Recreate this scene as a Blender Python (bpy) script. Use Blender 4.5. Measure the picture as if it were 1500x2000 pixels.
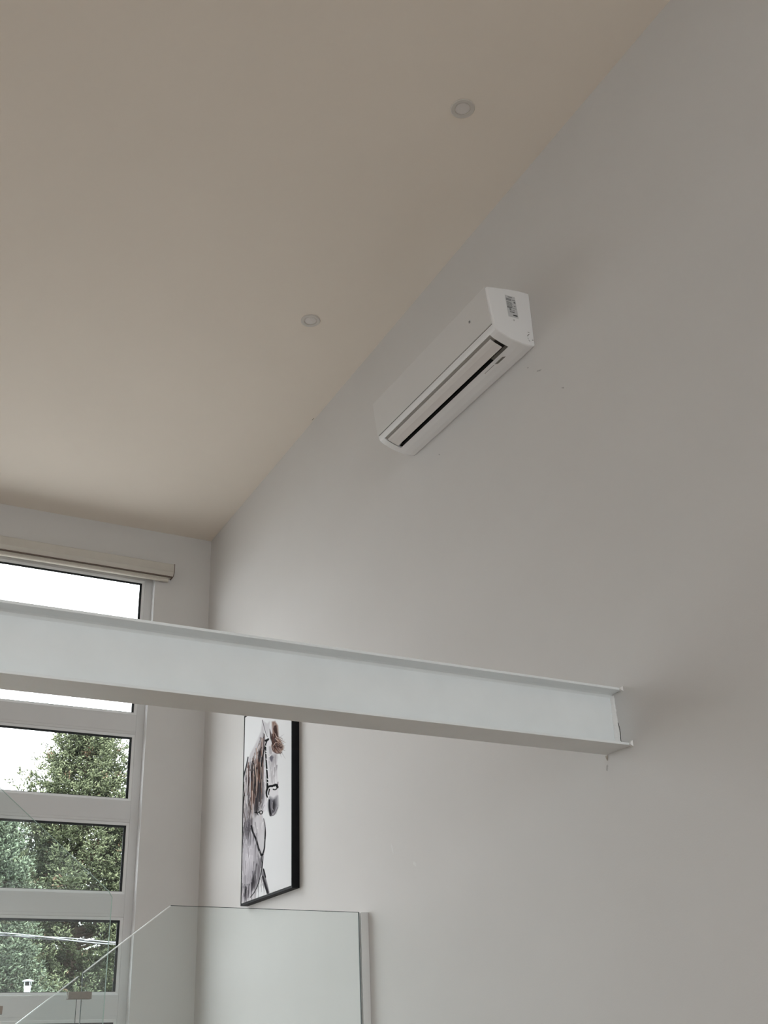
import bpy, bmesh, math, random
import numpy as np
from mathutils import Vector, Matrix

for o in list(bpy.data.objects):
    bpy.data.objects.remove(o)
SC = bpy.context.scene
COL = SC.collection

# ------------------------------------------------------------------ camera
cam_data = bpy.data.cameras.new('camera')
cam = bpy.data.objects.new('camera', cam_data)
COL.objects.link(cam)
right = Vector((0.88135388, -0.47101052, -0.0369381))
up = Vector((-0.18186841, -0.41038992, 0.89359051))
fwd = Vector((0.43604956, 0.78085159, 0.44736069))
m3 = Matrix((right, up, -fwd)).transposed()
cam.matrix_world = Matrix.Translation((0, 0, 1.6)) @ m3.to_4x4()
cam_data.sensor_fit = 'HORIZONTAL'
cam_data.sensor_width = 36.0
cam_data.lens = 2163.18 / 1500 * 36.0
cam_data.clip_end = 300
SC.camera = cam

# ------------------------------------------------------------------ view + sky
SC.view_settings.view_transform = 'Standard'
SC.view_settings.look = 'None'
SC.view_settings.gamma = 1.0
SC.view_settings.use_curve_mapping = False
SC.view_settings.exposure = 0.0
SKY = 6.55

world = bpy.data.worlds.new('overcast_sky')
SC.world = world
world.use_nodes = True
wn = world.node_tree
for n in list(wn.nodes):
    wn.nodes.remove(n)
tc = wn.nodes.new('ShaderNodeTexCoord')
sx = wn.nodes.new('ShaderNodeSeparateXYZ')
mr = wn.nodes.new('ShaderNodeMapRange')
mr.inputs['From Min'].default_value = -0.05
mr.inputs['From Max'].default_value = 1.0
mr.inputs['To Min'].default_value = 0.85 * SKY
mr.inputs['To Max'].default_value = 1.3 * SKY
bg = wn.nodes.new('ShaderNodeBackground')
bg.inputs['Color'].default_value = (0.93, 0.965, 1.0, 1)
wo = wn.nodes.new('ShaderNodeOutputWorld')
wn.links.new(tc.outputs['Generated'], sx.inputs[0])
wn.links.new(sx.outputs['Z'], mr.inputs['Value'])
wn.links.new(mr.outputs['Result'], bg.inputs['Strength'])
wn.links.new(bg.outputs[0], wo.inputs[0])


def portal(name, loc, direction, w, h):
    """Light portal: guides sky sampling through a window opening, emits nothing itself."""
    l = bpy.data.lights.new(name, 'AREA')
    l.shape = 'RECTANGLE'
    l.size = w
    l.size_y = h
    l.cycles.is_portal = True
    o = bpy.data.objects.new(name, l)
    COL.objects.link(o)
    o.location = loc
    d = Vector(direction)
    o.rotation_euler = d.to_track_quat('-Z', 'Y').to_euler()
    return o


# ------------------------------------------------------------------ dimensions
XR = 2.55          # right wall
XL = -4.4          # left wall
YW = 7.2726        # window wall (inner face)
YB = -5.5          # wall behind the camera
WT = 0.22          # wall thickness
def ceil_z(y):
    return 1.6 + 1.4154 * XR + (2.854 * XR - y) * 0.0255

# ------------------------------------------------------------------ helpers
def newbm():
    return bmesh.new()

def box(bm, x0, x1, y0, y1, z0, z1, mi=0):
    v = [bm.verts.new((x, y, z)) for x in (x0, x1) for y in (y0, y1) for z in (z0, z1)]
    for q in ((0, 1, 3, 2), (4, 6, 7, 5), (0, 4, 5, 1), (2, 3, 7, 6), (0, 2, 6, 4), (1, 5, 7, 3)):
        f = bm.faces.new([v[i] for i in q])
        f.material_index = mi
    return v

def prism(bm, pts, axis, a0, a1, mi=0):
    """Extrude a 2-D polygon along an axis. axis 'y': pts are (x,z); 'x': (y,z); 'z': (x,y)."""
    def P(p, a):
        if axis == 'y':
            return (p[0], a, p[1])
        if axis == 'x':
            return (a, p[0], p[1])
        return (p[0], p[1], a)
    A = [bm.verts.new(P(p, a0)) for p in pts]
    B = [bm.verts.new(P(p, a1)) for p in pts]
    n = len(pts)
    fs = [bm.faces.new(A), bm.faces.new(B[::-1])]
    for i in range(n):
        fs.append(bm.faces.new([A[i], B[i], B[(i + 1) % n], A[(i + 1) % n]]))
    for f in fs:
        f.material_index = mi
    return fs

def tube(bm, p0, p1, r0, r1=None, seg=12, cap=True):
    r1 = r0 if r1 is None else r1
    p0 = Vector(p0)
    p1 = Vector(p1)
    d = (p1 - p0).normalized()
    a = d.orthogonal().normalized()
    b = d.cross(a)
    A = []
    B = []
    for i in range(seg):
        t = 2 * math.pi * i / seg
        k = a * math.cos(t) + b * math.sin(t)
        A.append(bm.verts.new(p0 + k * r0))
        B.append(bm.verts.new(p1 + k * r1))
    for i in range(seg):
        bm.faces.new([A[i], A[(i + 1) % seg], B[(i + 1) % seg], B[i]])
    if cap:
        bm.faces.new(A[::-1])
        bm.faces.new(B)

def lathe(bm, prof, centre, axis, seg=48):
    """Revolve (r,h) profile around axis through centre."""
    c = Vector(centre)
    d = Vector(axis).normalized()
    a = d.orthogonal().normalized()
    b = d.cross(a)
    rings = []
    for r, h in prof:
        if r < 1e-6:
            rings.append([bm.verts.new(c + d * h)])
        else:
            rings.append([bm.verts.new(c + d * h + (a * math.cos(2 * math.pi * i / seg) + b * math.sin(2 * math.pi * i / seg)) * r) for i in range(seg)])
    for k in range(len(rings) - 1):
        A, B = rings[k], rings[k + 1]
        for i in range(seg):
            j = (i + 1) % seg
            if len(A) == 1:
                bm.faces.new([A[0], B[i], B[j]])
            elif len(B) == 1:
                bm.faces.new([A[i], A[j], B[0]])
            else:
                bm.faces.new([A[i], A[j], B[j], B[i]])

def obj(name, bm, mats, parent=None, smooth=False, bevel=0.0, seg=2):
    bmesh.ops.recalc_face_normals(bm, faces=bm.faces)
    me = bpy.data.meshes.new(name)
    bm.to_mesh(me)
    bm.free()
    for m in (mats if isinstance(mats, (list, tuple)) else [mats]):
        me.materials.append(m)
    if smooth:
        me.shade_smooth()
    o = bpy.data.objects.new(name, me)
    COL.objects.link(o)
    if parent is not None:
        o.parent = parent
        o.matrix_parent_inverse = parent.matrix_world.inverted()
    if bevel:
        b = o.modifiers.new('bevel', 'BEVEL')
        b.width = bevel
        b.segments = seg
        b.limit_method = 'ANGLE'
        b.angle_limit = math.radians(40)
    return o

def tag(o, label, cat, group=None, kind=None):
    o['label'] = label
    o['category'] = cat
    if group:
        o['group'] = group
    if kind:
        o['kind'] = kind
    return o

def struct(o):
    o['kind'] = 'structure'
    return o

def thing(name, loc, label, cat, group=None):
    o = bpy.data.objects.new(name, None)
    COL.objects.link(o)
    o.location = loc
    o.matrix_world = Matrix.Translation(loc)
    o.empty_display_size = 0.1
    return tag(o, label, cat, group)

# ------------------------------------------------------------------ materials
def mat(name, col, rough=0.5, spec=0.5, metal=0.0, noise=0.0, nscale=8.0, bump=0.0, bscale=200.0, coat=0.0):
    m = bpy.data.materials.new(name)
    m.use_nodes = True
    nt = m.node_tree
    b = nt.nodes['Principled BSDF']
    b.inputs['Base Color'].default_value = (*col, 1)
    b.inputs['Roughness'].default_value = rough
    b.inputs['Metallic'].default_value = metal
    b.inputs['Specular IOR Level'].default_value = spec
    b.inputs['Coat Weight'].default_value = coat
    t = nt.nodes.new('ShaderNodeTexCoord')
    if noise:
        n = nt.nodes.new('ShaderNodeTexNoise')
        n.inputs['Scale'].default_value = nscale
        n.inputs['Detail'].default_value = 4
        nt.links.new(t.outputs['Object'], n.inputs['Vector'])
        r = nt.nodes.new('ShaderNodeMapRange')
        r.inputs['From Min'].default_value = 0.3
        r.inputs['From Max'].default_value = 0.7
        r.inputs['To Min'].default_value = 1 - noise
        r.inputs['To Max'].default_value = 1 + noise
        nt.links.new(n.outputs['Fac'], r.inputs['Value'])
        mx = nt.nodes.new('ShaderNodeVectorMath')
        mx.operation = 'SCALE'
        mx.inputs[0].default_value = col
        nt.links.new(r.outputs['Result'], mx.inputs['Scale'])
        nt.links.new(mx.outputs['Vector'], b.inputs['Base Color'])
    if bump:
        n2 = nt.nodes.new('ShaderNodeTexNoise')
        n2.inputs['Scale'].default_value = bscale
        n2.inputs['Detail'].default_value = 3
        nt.links.new(t.outputs['Object'], n2.inputs['Vector'])
        bp = nt.nodes.new('ShaderNodeBump')
        bp.inputs['Strength'].default_value = bump
        bp.inputs['Distance'].default_value = 0.002
        nt.links.new(n2.outputs['Fac'], bp.inputs['Height'])
        nt.links.new(bp.outputs['Normal'], b.inputs['Normal'])
    return m

M_wall = mat('wall_paint', (0.702, 0.685, 0.669), 0.62, 0.35, noise=0.012, nscale=2.5, bump=0.12, bscale=160)
M_ceil = mat('ceiling_paint', (0.90, 0.83, 0.745), 0.85, 0.2, noise=0.01, nscale=1.5, bump=0.1, bscale=180)
M_trim = mat('white_trim_paint', (0.78, 0.78, 0.77), 0.4, 0.5, noise=0.01, nscale=12)
M_vinyl = mat('white_vinyl', (0.70, 0.70, 0.70), 0.35, 0.5, noise=0.01, nscale=6)
M_bead = mat('white_vinyl_bead', (0.84, 0.85, 0.86), 0.25, 0.5, noise=0.01, nscale=6)
M_gasket = mat('black_gasket', (0.012, 0.016, 0.018), 0.5, 0.4, noise=0.1, nscale=40)
M_steel = mat('beam_white_paint', (0.86, 0.895, 0.905), 0.42, 0.5, noise=0.035, nscale=5, bump=0.15, bscale=30)
M_caulk = mat('caulk', (0.86, 0.86, 0.85), 0.6, 0.3, noise=0.03, nscale=60, bump=0.5, bscale=80)
M_chip = mat('chipped_plaster', (0.5, 0.46, 0.40), 0.9, 0.1, noise=0.25, nscale=60, bump=1.0, bscale=120)
M_dark = mat('dark_gap', (0.02, 0.02, 0.02), 0.8, 0.1, noise=0.1, nscale=40)
M_ac = mat('white_plastic', (0.91, 0.915, 0.925), 0.22, 0.5, noise=0.008, nscale=4)
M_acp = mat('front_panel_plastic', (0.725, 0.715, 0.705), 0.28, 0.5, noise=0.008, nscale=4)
M_acin = mat('air_outlet_black', (0.008, 0.008, 0.009), 0.6, 0.2, noise=0.1, nscale=50)
M_acgrey = mat('air_outlet_grey', (0.20, 0.19, 0.175), 0.5, 0.4, noise=0.05, nscale=50)
M_acl = mat('louver_plastic', (0.80, 0.775, 0.755), 0.35, 0.4, noise=0.01, nscale=10)
M_acmid = mat('air_outlet_mid_grey', (0.38, 0.36, 0.335), 0.5, 0.4, noise=0.05, nscale=50)
M_label = mat('sticker_paper', (0.60, 0.61, 0.62), 0.5, 0.4, noise=0.02, nscale=50)
M_print = mat('grey_print', (0.16, 0.165, 0.17), 0.6, 0.3, noise=0.4, nscale=300)
M_print2 = mat('mid_grey_print', (0.30, 0.31, 0.32), 0.6, 0.3, noise=0.35, nscale=260)
M_ink = mat('black_print', (0.03, 0.03, 0.03), 0.6, 0.3, noise=0.2, nscale=200)
M_fab = mat('blind_cassette_paint', (0.60, 0.565, 0.51), 0.5, 0.4, noise=0.02, nscale=20)
M_capd = mat('blind_brown_cap', (0.16, 0.12, 0.10), 0.6, 0.3, noise=0.05, nscale=20)
M_fabric = mat('blind_fabric', (0.66, 0.62, 0.55), 0.8, 0.2, noise=0.04, nscale=150)
M_frame = mat('black_frame', (0.008, 0.009, 0.011), 0.6, 0.15, noise=0.15, nscale=30)
M_nickel = mat('brushed_nickel', (0.20, 0.165, 0.14), 0.45, 0.5, metal=0.85, noise=0.08, nscale=90)
M_lens = mat('downlight_lens', (0.78, 0.75, 0.73), 0.35, 0.5, noise=0.01, nscale=30)
M_ring = mat('downlight_trim_ring', (0.68, 0.65, 0.61), 0.4, 0.5, noise=0.01, nscale=30)
M_bark = mat('bark', (0.10, 0.075, 0.06), 0.9, 0.1, noise=0.35, nscale=12, bump=1, bscale=30)
M_grass = mat('pale_paving', (0.27, 0.26, 0.245), 0.9, 0.1, noise=0.04, nscale=0.6)
M_roof = mat('asphalt_shingle', (0.10, 0.10, 0.10), 0.9, 0.1, noise=0.3, nscale=10)
M_galv = mat('galvanised_sheet', (0.62, 0.66, 0.70), 0.45, 0.5, metal=0.35, noise=0.05, nscale=20)
M_wire = mat('grey_cable', (0.30, 0.31, 0.33), 0.4, 0.6, noise=0.05, nscale=20)
M_wired = mat('dark_cable', (0.04, 0.04, 0.045), 0.6, 0.4, noise=0.05, nscale=20)

def floor_mat():
    m = mat('oak_floor', (0.42, 0.27, 0.15), 0.4, 0.5)
    nt = m.node_tree
    b = nt.nodes['Principled BSDF']
    t = [n for n in nt.nodes if n.type == 'TEX_COORD'][0]
    br = nt.nodes.new('ShaderNodeTexNoise')
    mp = nt.nodes.new('ShaderNodeMapping')
    mp.inputs['Scale'].default_value = (1.5, 18, 1)
    br.inputs['Scale'].default_value = 3
    br.inputs['Detail'].default_value = 6
    cr = nt.nodes.new('ShaderNodeValToRGB')
    cr.color_ramp.elements[0].color = (0.19, 0.12, 0.068, 1)
    cr.color_ramp.elements[1].color = (0.32, 0.205, 0.12, 1)
    nt.links.new(t.outputs['Object'], mp.inputs[0])
    nt.links.new(mp.outputs[0], br.inputs['Vector'])
    nt.links.new(br.outputs['Fac'], cr.inputs[0])
    nt.links.new(cr.outputs[0], b.inputs['Base Color'])
    return m
M_floor = floor_mat()

def glass_mat(name, tint, ior=1.5, boost=1.0):
    m = bpy.data.materials.new(name)
    m.use_nodes = True
    nt = m.node_tree
    for n in list(nt.nodes):
        nt.nodes.remove(n)
    out = nt.nodes.new('ShaderNodeOutputMaterial')
    mix = nt.nodes.new('ShaderNodeMixShader')
    tr = nt.nodes.new('ShaderNodeBsdfTransparent')
    tr.inputs[0].default_value = (*tint, 1)
    gl = nt.nodes.new('ShaderNodeBsdfGlossy')
    gl.inputs['Roughness'].default_value = 0.02
    # Schlick reflectance, the same from both sides of each face
    f0 = ((ior - 1) / (ior + 1)) ** 2
    lw = nt.nodes.new('ShaderNodeLayerWeight')
    pw = nt.nodes.new('ShaderNodeMath'); pw.operation = 'POWER'; pw.inputs[1].default_value = 5.0
    ma = nt.nodes.new('ShaderNodeMath'); ma.operation = 'MULTIPLY_ADD'
    ma.inputs[1].default_value = 1 - f0; ma.inputs[2].default_value = f0
    nt.links.new(lw.outputs['Facing'], pw.inputs[0])
    nt.links.new(pw.outputs[0], ma.inputs[0])
    nt.links.new(ma.outputs[0], mix.inputs[0])
    nt.links.new(tr.outputs[0], mix.inputs[1])
    nt.links.new(gl.outputs[0], mix.inputs[2])
    nt.links.new(mix.outputs[0], out.inputs[0])
    return m
M_glass = glass_mat('window_glass', (0.97, 0.98, 0.975), 1.35)
M_rail = glass_mat('railing_glass', (0.965, 0.99, 0.985), 1.5)
M_edge_dark = mat('glass_edge_painted_dark', (0.035, 0.055, 0.05), 0.5, 0.25, noise=0.05, nscale=30)  # same glass as the lit edges, dark edge lines put into the colour
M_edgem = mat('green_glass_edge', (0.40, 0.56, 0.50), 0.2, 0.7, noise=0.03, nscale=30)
M_edge_lit = mat('glass_edge_painted_lit', (0.95, 0.97, 0.96), 0.15, 0.8, noise=0.03, nscale=30)  # bright highlight of the sloping edges put into the colour

# ------------------------------------------------------------------ room shell
bm = newbm(); box(bm, XL - WT, XR + WT, YB - WT, YW + WT, -0.2, 0.0)
struct(obj('floor', bm, M_floor))
bm = newbm()
prism(bm, [(YB - WT, ceil_z(YB - WT)), (YW + WT, ceil_z(YW + WT)), (YW + WT, ceil_z(YW + WT) + 0.3), (YB - WT, ceil_z(YB - WT) + 0.3)], 'x', XL - WT, XR + WT)
struct(obj('ceiling', bm, M_ceil))
bm = newbm()
prism(bm, [(YB - WT, 0), (YW + WT, 0), (YW + WT, ceil_z(YW + WT)), (YB - WT, ceil_z(YB - WT))], 'x', XR, XR + WT)
W_right = struct(obj('wall_right', bm, M_wall))

def wall_holes(name, axis, a0, a1, b0, b1, z0, z1, holes):
    """Wall slab between a0..a1 (thin) and b0..b1 (wide) with rectangular openings (b0,b1,z0,z1)."""
    bm = newbm()
    def bx(p0, p1, q0, q1):
        if axis == 'y':
            box(bm, p0, p1, a0, a1, q0, q1)
        else:
            box(bm, a0, a1, p0, p1, q0, q1)
    cur = b0
    for h in sorted(holes):
        if h[0] > cur:
            bx(cur, h[0], z0, z1)
        bx(h[0], h[1], z0, h[2])
        bx(h[0], h[1], h[3], z1)
        cur = h[1]
    bx(cur, b1, z0, z1)
    return struct(obj(name, bm, M_wall))

OPX0, OPX1 = -0.35, 2.135       # main window opening
OPZ0, OPZ1 = 0.25, 4.885
zt = ceil_z(YW)
wall_holes('wall_back', 'y', YW, YW + WT, XL, XR, 0, zt, [(OPX0, OPX1, OPZ0, OPZ1), (-3.9, -0.8, OPZ0, 3.05)])
wall_holes('wall_front', 'y', YB - WT, YB, XL, XR, 0, ceil_z(YB) - 0.002, [(-1.8, 2.3, 0.3, 4.6)])
wall_holes('wall_left', 'x', XL - WT, XL, YB, YW, 0, zt, [(0.5, 1.9, 0.9, 2.3)])
portal('portal_back', ((OPX0 + OPX1) / 2, YW + WT + 0.01, (OPZ0 + OPZ1) / 2), (0, -1, 0), OPX1 - OPX0, OPZ1 - OPZ0)
portal('portal_back_left', (-2.35, YW + WT + 0.01, (OPZ0 + 3.05) / 2), (0, -1, 0), 3.1, 3.05 - OPZ0)
portal('portal_front', (0.25, YB - WT - 0.01, 2.45), (0, 1, 0), 4.1, 4.3)
portal('portal_left', (XL - WT - 0.01, 1.2, 1.6), (1, 0, 0), 1.4, 1.4)

# ------------------------------------------------------------------ windows
YF = YW + 0.052       # face of the vinyl frame
YG = YF + 0.015       # glass plane
def ring(bm, x0, x1, z0, z1, t, y0, y1, slope=0.0):
    """rectangular ring, inner opening x0..x1,z0..z1, thickness t outward, front y0 back y1"""
    box(bm, x0 - t, x0, y0, y1, z0 - t, z1 + t)
    box(bm, x1, x1 + t, y0, y1, z0 - t, z1 + t)
    box(bm, x0, x1, y0, y1, z0 - t, z0)
    box(bm, x0, x1, y0, y1, z1, z1 + t)

def bevel_ring(bm, x0, x1, z0, z1, t, y0, y1):
    """mitred sloped bead: outer edge at y0, inner edge at y1 (deeper)"""
    o = [(x0 - t, z0 - t), (x1 + t, z0 - t), (x1 + t, z1 + t), (x0 - t, z1 + t)]
    i = [(x0, z0), (x1, z0), (x1, z1), (x0, z1)]
    O = [bm.verts.new((p[0], y0, p[1])) for p in o]
    I = [bm.verts.new((p[0], y1, p[1])) for p in i]
    OB = [bm.verts.new((p[0], y1 + 0.004, p[1])) for p in o]
    IB = [bm.verts.new((p[0], y1 + 0.004, p[1])) for p in i]
    for k in range(4):
        l = (k + 1) % 4
        bm.faces.new([O[k], O[l], I[l], I[k]])
        bm.faces.new([I[k], I[l], IB[l], IB[k]])
        bm.faces.new([IB[k], IB[l], OB[l], OB[k]])
        bm.faces.new([OB[k], OB[l], O[l], O[k]])

def vinyl_window(name, x0, x1, rows, gx0, gx1, top=None):
    root = bpy.data.objects.new(name, None)
    COL.objects.link(root)
    root.location = ((x0 + x1) / 2, YF, OPZ0)
    root.matrix_world = Matrix.Translation(root.location)
    struct(root)
    zs0, zs1 = OPZ0, (top or OPZ1)
    # frame: two jambs and a rail above, between and below every pane
    yb = YF + 0.075
    bm = newbm(); box(bm, x0, gx0 - 0.018, YF, yb, zs0, zs1); obj('window_jamb', bm, M_vinyl, root, bevel=0.003)
    bm = newbm(); box(bm, gx1 + 0.018, x1, YF, yb, zs0, zs1); obj('window_jamb', bm, M_vinyl, root, bevel=0.003)
    edges = [zs0] + [v for r in sorted(rows) for v in (r[0] - 0.018, r[1] + 0.018)] + [zs1]
    for k in range(0, len(edges), 2):
        bm = newbm(); box(bm, gx0 - 0.018, gx1 + 0.018, YF, yb, edges[k], edges[k + 1])
        obj('window_rail', bm, M_vinyl, root, bevel=0.002)
        # fine raised line along each rail
        if edges[k + 1] - edges[k] > 0.1:
            bm = newbm(); box(bm, gx0 - 0.018, gx1 + 0.018, YF - 0.002, YF, edges[k] + 0.018, edges[k + 1] - 0.018)
            obj('window_rail_cover', bm, M_vinyl, root, bevel=0.0008)
    for (a, b) in sorted(rows):
        bm = newbm(); bevel_ring(bm, gx0, gx1, a, b, 0.017, YF + 0.002, YG - 0.005)
        obj('glazing_bead', bm, M_bead, root)
        bm = newbm(); ring(bm, gx0 + 0.017, gx1 - 0.017, a + 0.003, b - 0.015, 0.020, YG - 0.003, YG + 0.0004)
        obj('gasket', bm, M_gasket, root)
        bm = newbm(); box(bm, gx0 - 0.004, gx1 + 0.004, YG + 0.0005, YG + 0.005, a - 0.004, b + 0.004)
        obj('pane', bm, M_glass, root)
    return root

rows = []
gz = 2.0677 + 1.6
rows.append((2.833 + 1.6, 3.205 + 1.6))
rows.append((2.2405 + 1.6, 2.656 + 1.6))
for k in range(6):
    t = gz - 0.5888 * k
    rows.append((t - 0.4135 - 0.002 * k, t))
rows = [(a, b) for a, b in rows if a > OPZ0 + 0.06]
GX1 = 2.058
vinyl_window('window_1', OPX0, OPX1, rows, OPX0 + 0.075, GX1)
vinyl_window('window_2', -3.9, -0.8, [q_ for q_ in rows if q_[1] < 3.0], -3.825, -0.875, 3.05)  # unseen window beside the main one, head lowered to dim the upper wall

def plain_window(name, axis, plane, b0, b1, z0, z1, nb, nz):
    root = bpy.data.objects.new(name, None)
    COL.objects.link(root)
    struct(root)
    def bx(bm, p0, p1, q0, q1, d0, d1):
        if axis == 'y':
            box(bm, p0, p1, plane + d0, plane + d1, q0, q1)
        else:
            box(bm, plane + d0, plane + d1, p0, p1, q0, q1)
    bm = newbm()
    bx(bm, b0, b0 + 0.07, z0, z1, 0, 0.08); bx(bm, b1 - 0.07, b1, z0, z1, 0, 0.08)
    bx(bm, b0 + 0.07, b1 - 0.07, z0, z0 + 0.07, 0, 0.08); bx(bm, b0 + 0.07, b1 - 0.07, z1 - 0.07, z1, 0, 0.08)
    obj('window_frame', bm, M_vinyl, root)
    for i in range(1, nb):
        c = b0 + (b1 - b0) * i / nb
        bm = newbm(); bx(bm, c - 0.04, c + 0.04, z0 + 0.07, z1 - 0.07, 0.002, 0.078); obj('window_mullion', bm, M_vinyl, root)
    for i in range(nb):
        p0 = b0 + (b1 - b0) * i / nb + (0.07 if i == 0 else 0.04)
        p1 = b0 + (b1 - b0) * (i + 1) / nb - (0.07 if i == nb - 1 else 0.04)
        bm = newbm(); bx(bm, p0, p1, z0 + 0.07, z1 - 0.07, 0.035, 0.04); obj('pane', bm, M_glass, root)
for sx_ in (OPX1 - 0.0035,):
    bm = newbm(); box(bm, sx_, OPX1 + 0.0005, YW - 0.004, YF, OPZ0, OPZ1)
    struct(obj('trim_1', bm, M_bead, None, bevel=0.001))
plain_window('window_3', 'y', YB - 0.12, -1.8, 2.3, 0.3, 4.6, 4, 1)
plain_window('window_added_left', 'x', XL - 0.12, 0.5, 1.9, 0.9, 2.3, 2, 1)  # unseen window added on the left wall to light the room

# ------------------------------------------------------------------ roller blind cassette
t = thing('roller_blind', (1.0, YW, 4.83), 'raised beige roller blind in its cassette above the tall window', 'blind')
bx0, bx1 = -0.55, 2.250
prof = [(YW - 0.0005, 4.932), (7.190, 4.930), (7.186, 4.926), (7.186, 4.868), (7.208, 4.842), (7.214, 4.842), (7.214, 4.846), (YW - 0.0005, 4.846)]
bm = newbm(); prism(bm, prof, 'x', bx0 + 0.004, bx1 - 0.004); obj('cassette', bm, M_fab, t)
bm = newbm(); box(bm, bx0 + 0.006, bx1 - 0.006, 7.2085, 7.2250, 4.8360, 4.8450); obj('cassette_slot', bm, M_capd, t)
capp = [(YW - 0.0005, 4.934), (7.188, 4.932), (7.183, 4.928), (7.183, 4.867), (7.207, 4.839), (YW - 0.0005, 4.839)]
for a, b in ((bx0, bx0 + 0.004), (bx1 - 0.004, bx1)):
    bm = newbm(); prism(bm, capp, 'x', a, b); obj('end_cap', bm, M_capd, t)
bm = newbm(); box(bm, bx0 + 0.004, bx1 - 0.004, 7.1835, 7.186, 4.8665, 4.871); obj('cassette_lip', bm, M_fab, t)
prof = [(7.226, 4.8440), (7.224, 4.814), (7.230, 4.809), (7.250, 4.809), (7.256, 4.814), (7.254, 4.8440)]
bm = newbm(); prism(bm, prof, 'x', bx0 + 0.03, bx1 - 0.03); obj('bottom_bar', bm, M_fabric, t)

# ------------------------------------------------------------------ I-beam
t = thing('steel_beam', (XL, 2.966, 2.55), 'white painted steel I-beam spanning the room into the wall', 'beam')
FB0, FB1 = 2.8905, 3.0300
BZ0, BZ1 = 2.5515, 2.7590
XE = XR - 0.001
bm = newbm(); box(bm, XL + 0.001, XE, 2.9025, 3.0300, BZ1 - 0.0085, BZ1); obj('top_flange', bm, M_steel, t, bevel=0.0012)
bm = newbm(); box(bm, XL + 0.001, XE, FB0, FB1, BZ0, BZ0 + 0.0085); obj('bottom_flange', bm, M_steel, t, bevel=0.0012)
wy0, wy1 = 2.9625, 2.9700
prof = [(wy0, BZ0 + 0.0205), (wy0 - 0.004, BZ0 + 0.0115), (wy0 - 0.011, BZ0 + 0.0085), (wy1 + 0.011, BZ0 + 0.0085), (wy1 + 0.004, BZ0 + 0.0115), (wy1, BZ0 + 0.0205),
        (wy1, BZ1 - 0.0205), (wy1 + 0.004, BZ1 - 0.0115), (wy1 + 0.011, BZ1 - 0.0085), (wy0 - 0.011, BZ1 - 0.0085), (wy0 - 0.004, BZ1 - 0.0115), (wy0, BZ1 - 0.0205)]
bm = newbm(); prism(bm, prof, 'x', XL + 0.001, XE); obj('web', bm, M_steel, t)
random.seed(5)
bm = newbm()
N = 22
for k in range(N):
    z0 = BZ0 + 0.010 + (BZ1 - BZ0 - 0.024) * k / N
    z1 = BZ0 + 0.010 + (BZ1 - BZ0 - 0.024) * (k + 1) / N
    w = 0.008 + 0.005 * (1 - k / N) + random.uniform(-0.0012, 0.0012)
    d = 0.004 + random.uniform(0, 0.0015)
    prism(bm, [(XR - 0.0003, wy0 - w - 0.004), (XR - d, wy0 - w), (XR - w * 1.0, wy0 - 0.002), (XR - w * 1.0, wy0 + 0.001), (XR - 0.0003, wy0 + 0.001)], 'z', z0, z1)
obj('caulk_bead', bm, M_caulk, t)
for nm, ya, za, h in (('end_tab', FB0, BZ0, 0.018), ('end_tab', 2.9025, BZ1 - 0.0085, 0.014)):
    bm = newbm()
    prism(bm, [(XR - 0.0005, za - 0.006), (XR - 0.007, za - 0.002), (XR - 0.014, za + 0.001), (XR - 0.012, za + 0.0085), (XR - 0.005, za + h * 0.8), (XR - 0.0005, za + h)], 'y', ya - 0.007, ya + 0.005)
    obj(nm, bm, M_caulk, t, bevel=0.0015)
# plaster flake under the rear corner of the flange and the hairline crack beside the web
def wall_patch(pts, name, m, th=0.0008):
    bm = newbm()
    prism(bm, pts, 'x', XR - th, XR - 0.0001)
    return obj(name, bm, m, W_right)
wall_patch([(3.024, 2.5495), (3.036, 2.549), (3.034, 2.540), (3.030, 2.532), (3.027, 2.541)], 'plaster_chip', M_chip, 0.002)
def curve_strip(bm, pts, w, x0, x1):
    for i in range(len(pts) - 1):
        (a, b), (c, d) = pts[i], pts[i + 1]
        n = Vector((-(d - b), c - a)).normalized() * w / 2
        prism(bm, [(a + n.x, b + n.y), (c + n.x, d + n.y), (c - n.x, d - n.y), (a - n.x, b - n.y)], 'x', x0, x1)
bm = newbm()
curve_strip(bm, [(2.9490, 2.6500), (2.9460, 2.6400), (2.9435, 2.628), (2.9425, 2.614), (2.9430, 2.602), (2.9445, 2.590), (2.9450, 2.580)], 0.0020, XR - 0.0008, XR - 0.0001)
obj('hairline_crack', bm, M_dark, W_right)

M_scuff = mat('wall_scuff', (0.50, 0.485, 0.475), 0.8, 0.2, noise=0.25, nscale=80)
M_spackle = mat('filler_patch', (0.76, 0.75, 0.735), 0.8, 0.2, noise=0.05, nscale=60)
def blob(cy, cz, ry, rz, tilt, m, name):
    rr = random.Random(int(cy * 1000))
    pts = []
    for k in range(12):
        a = 2 * math.pi * k / 12
        f = rr.uniform(0.7, 1.15)
        u, v = ry * f * math.cos(a), rz * f * math.sin(a)
        pts.append((cy + u * math.cos(tilt) - v * math.sin(tilt), cz + u * math.sin(tilt) + v * math.cos(tilt)))
    bm = newbm(); prism(bm, pts, 'x', XR - 0.0004, XR - 0.00005); obj(name, bm, m, W_right)
blob(3.150, 4.245, 0.018, 0.004, 0.35, M_scuff, 'scuff_mark')
blob(3.225, 4.305, 0.006, 0.004, 0.5, M_scuff, 'scuff_mark')
blob(3.988, 4.2646, 0.007, 0.004, 0.6, M_scuff, 'scuff_mark')
blob(3.010, 4.075, 0.010, 0.003, 0.5, M_scuff, 'scuff_mark')
blob(4.62, 2.50, 0.030, 0.006, 1.2, M_spackle, 'filler_spot')
blob(4.42, 2.40, 0.020, 0.010, 0.4, M_spackle, 'filler_spot')
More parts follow.
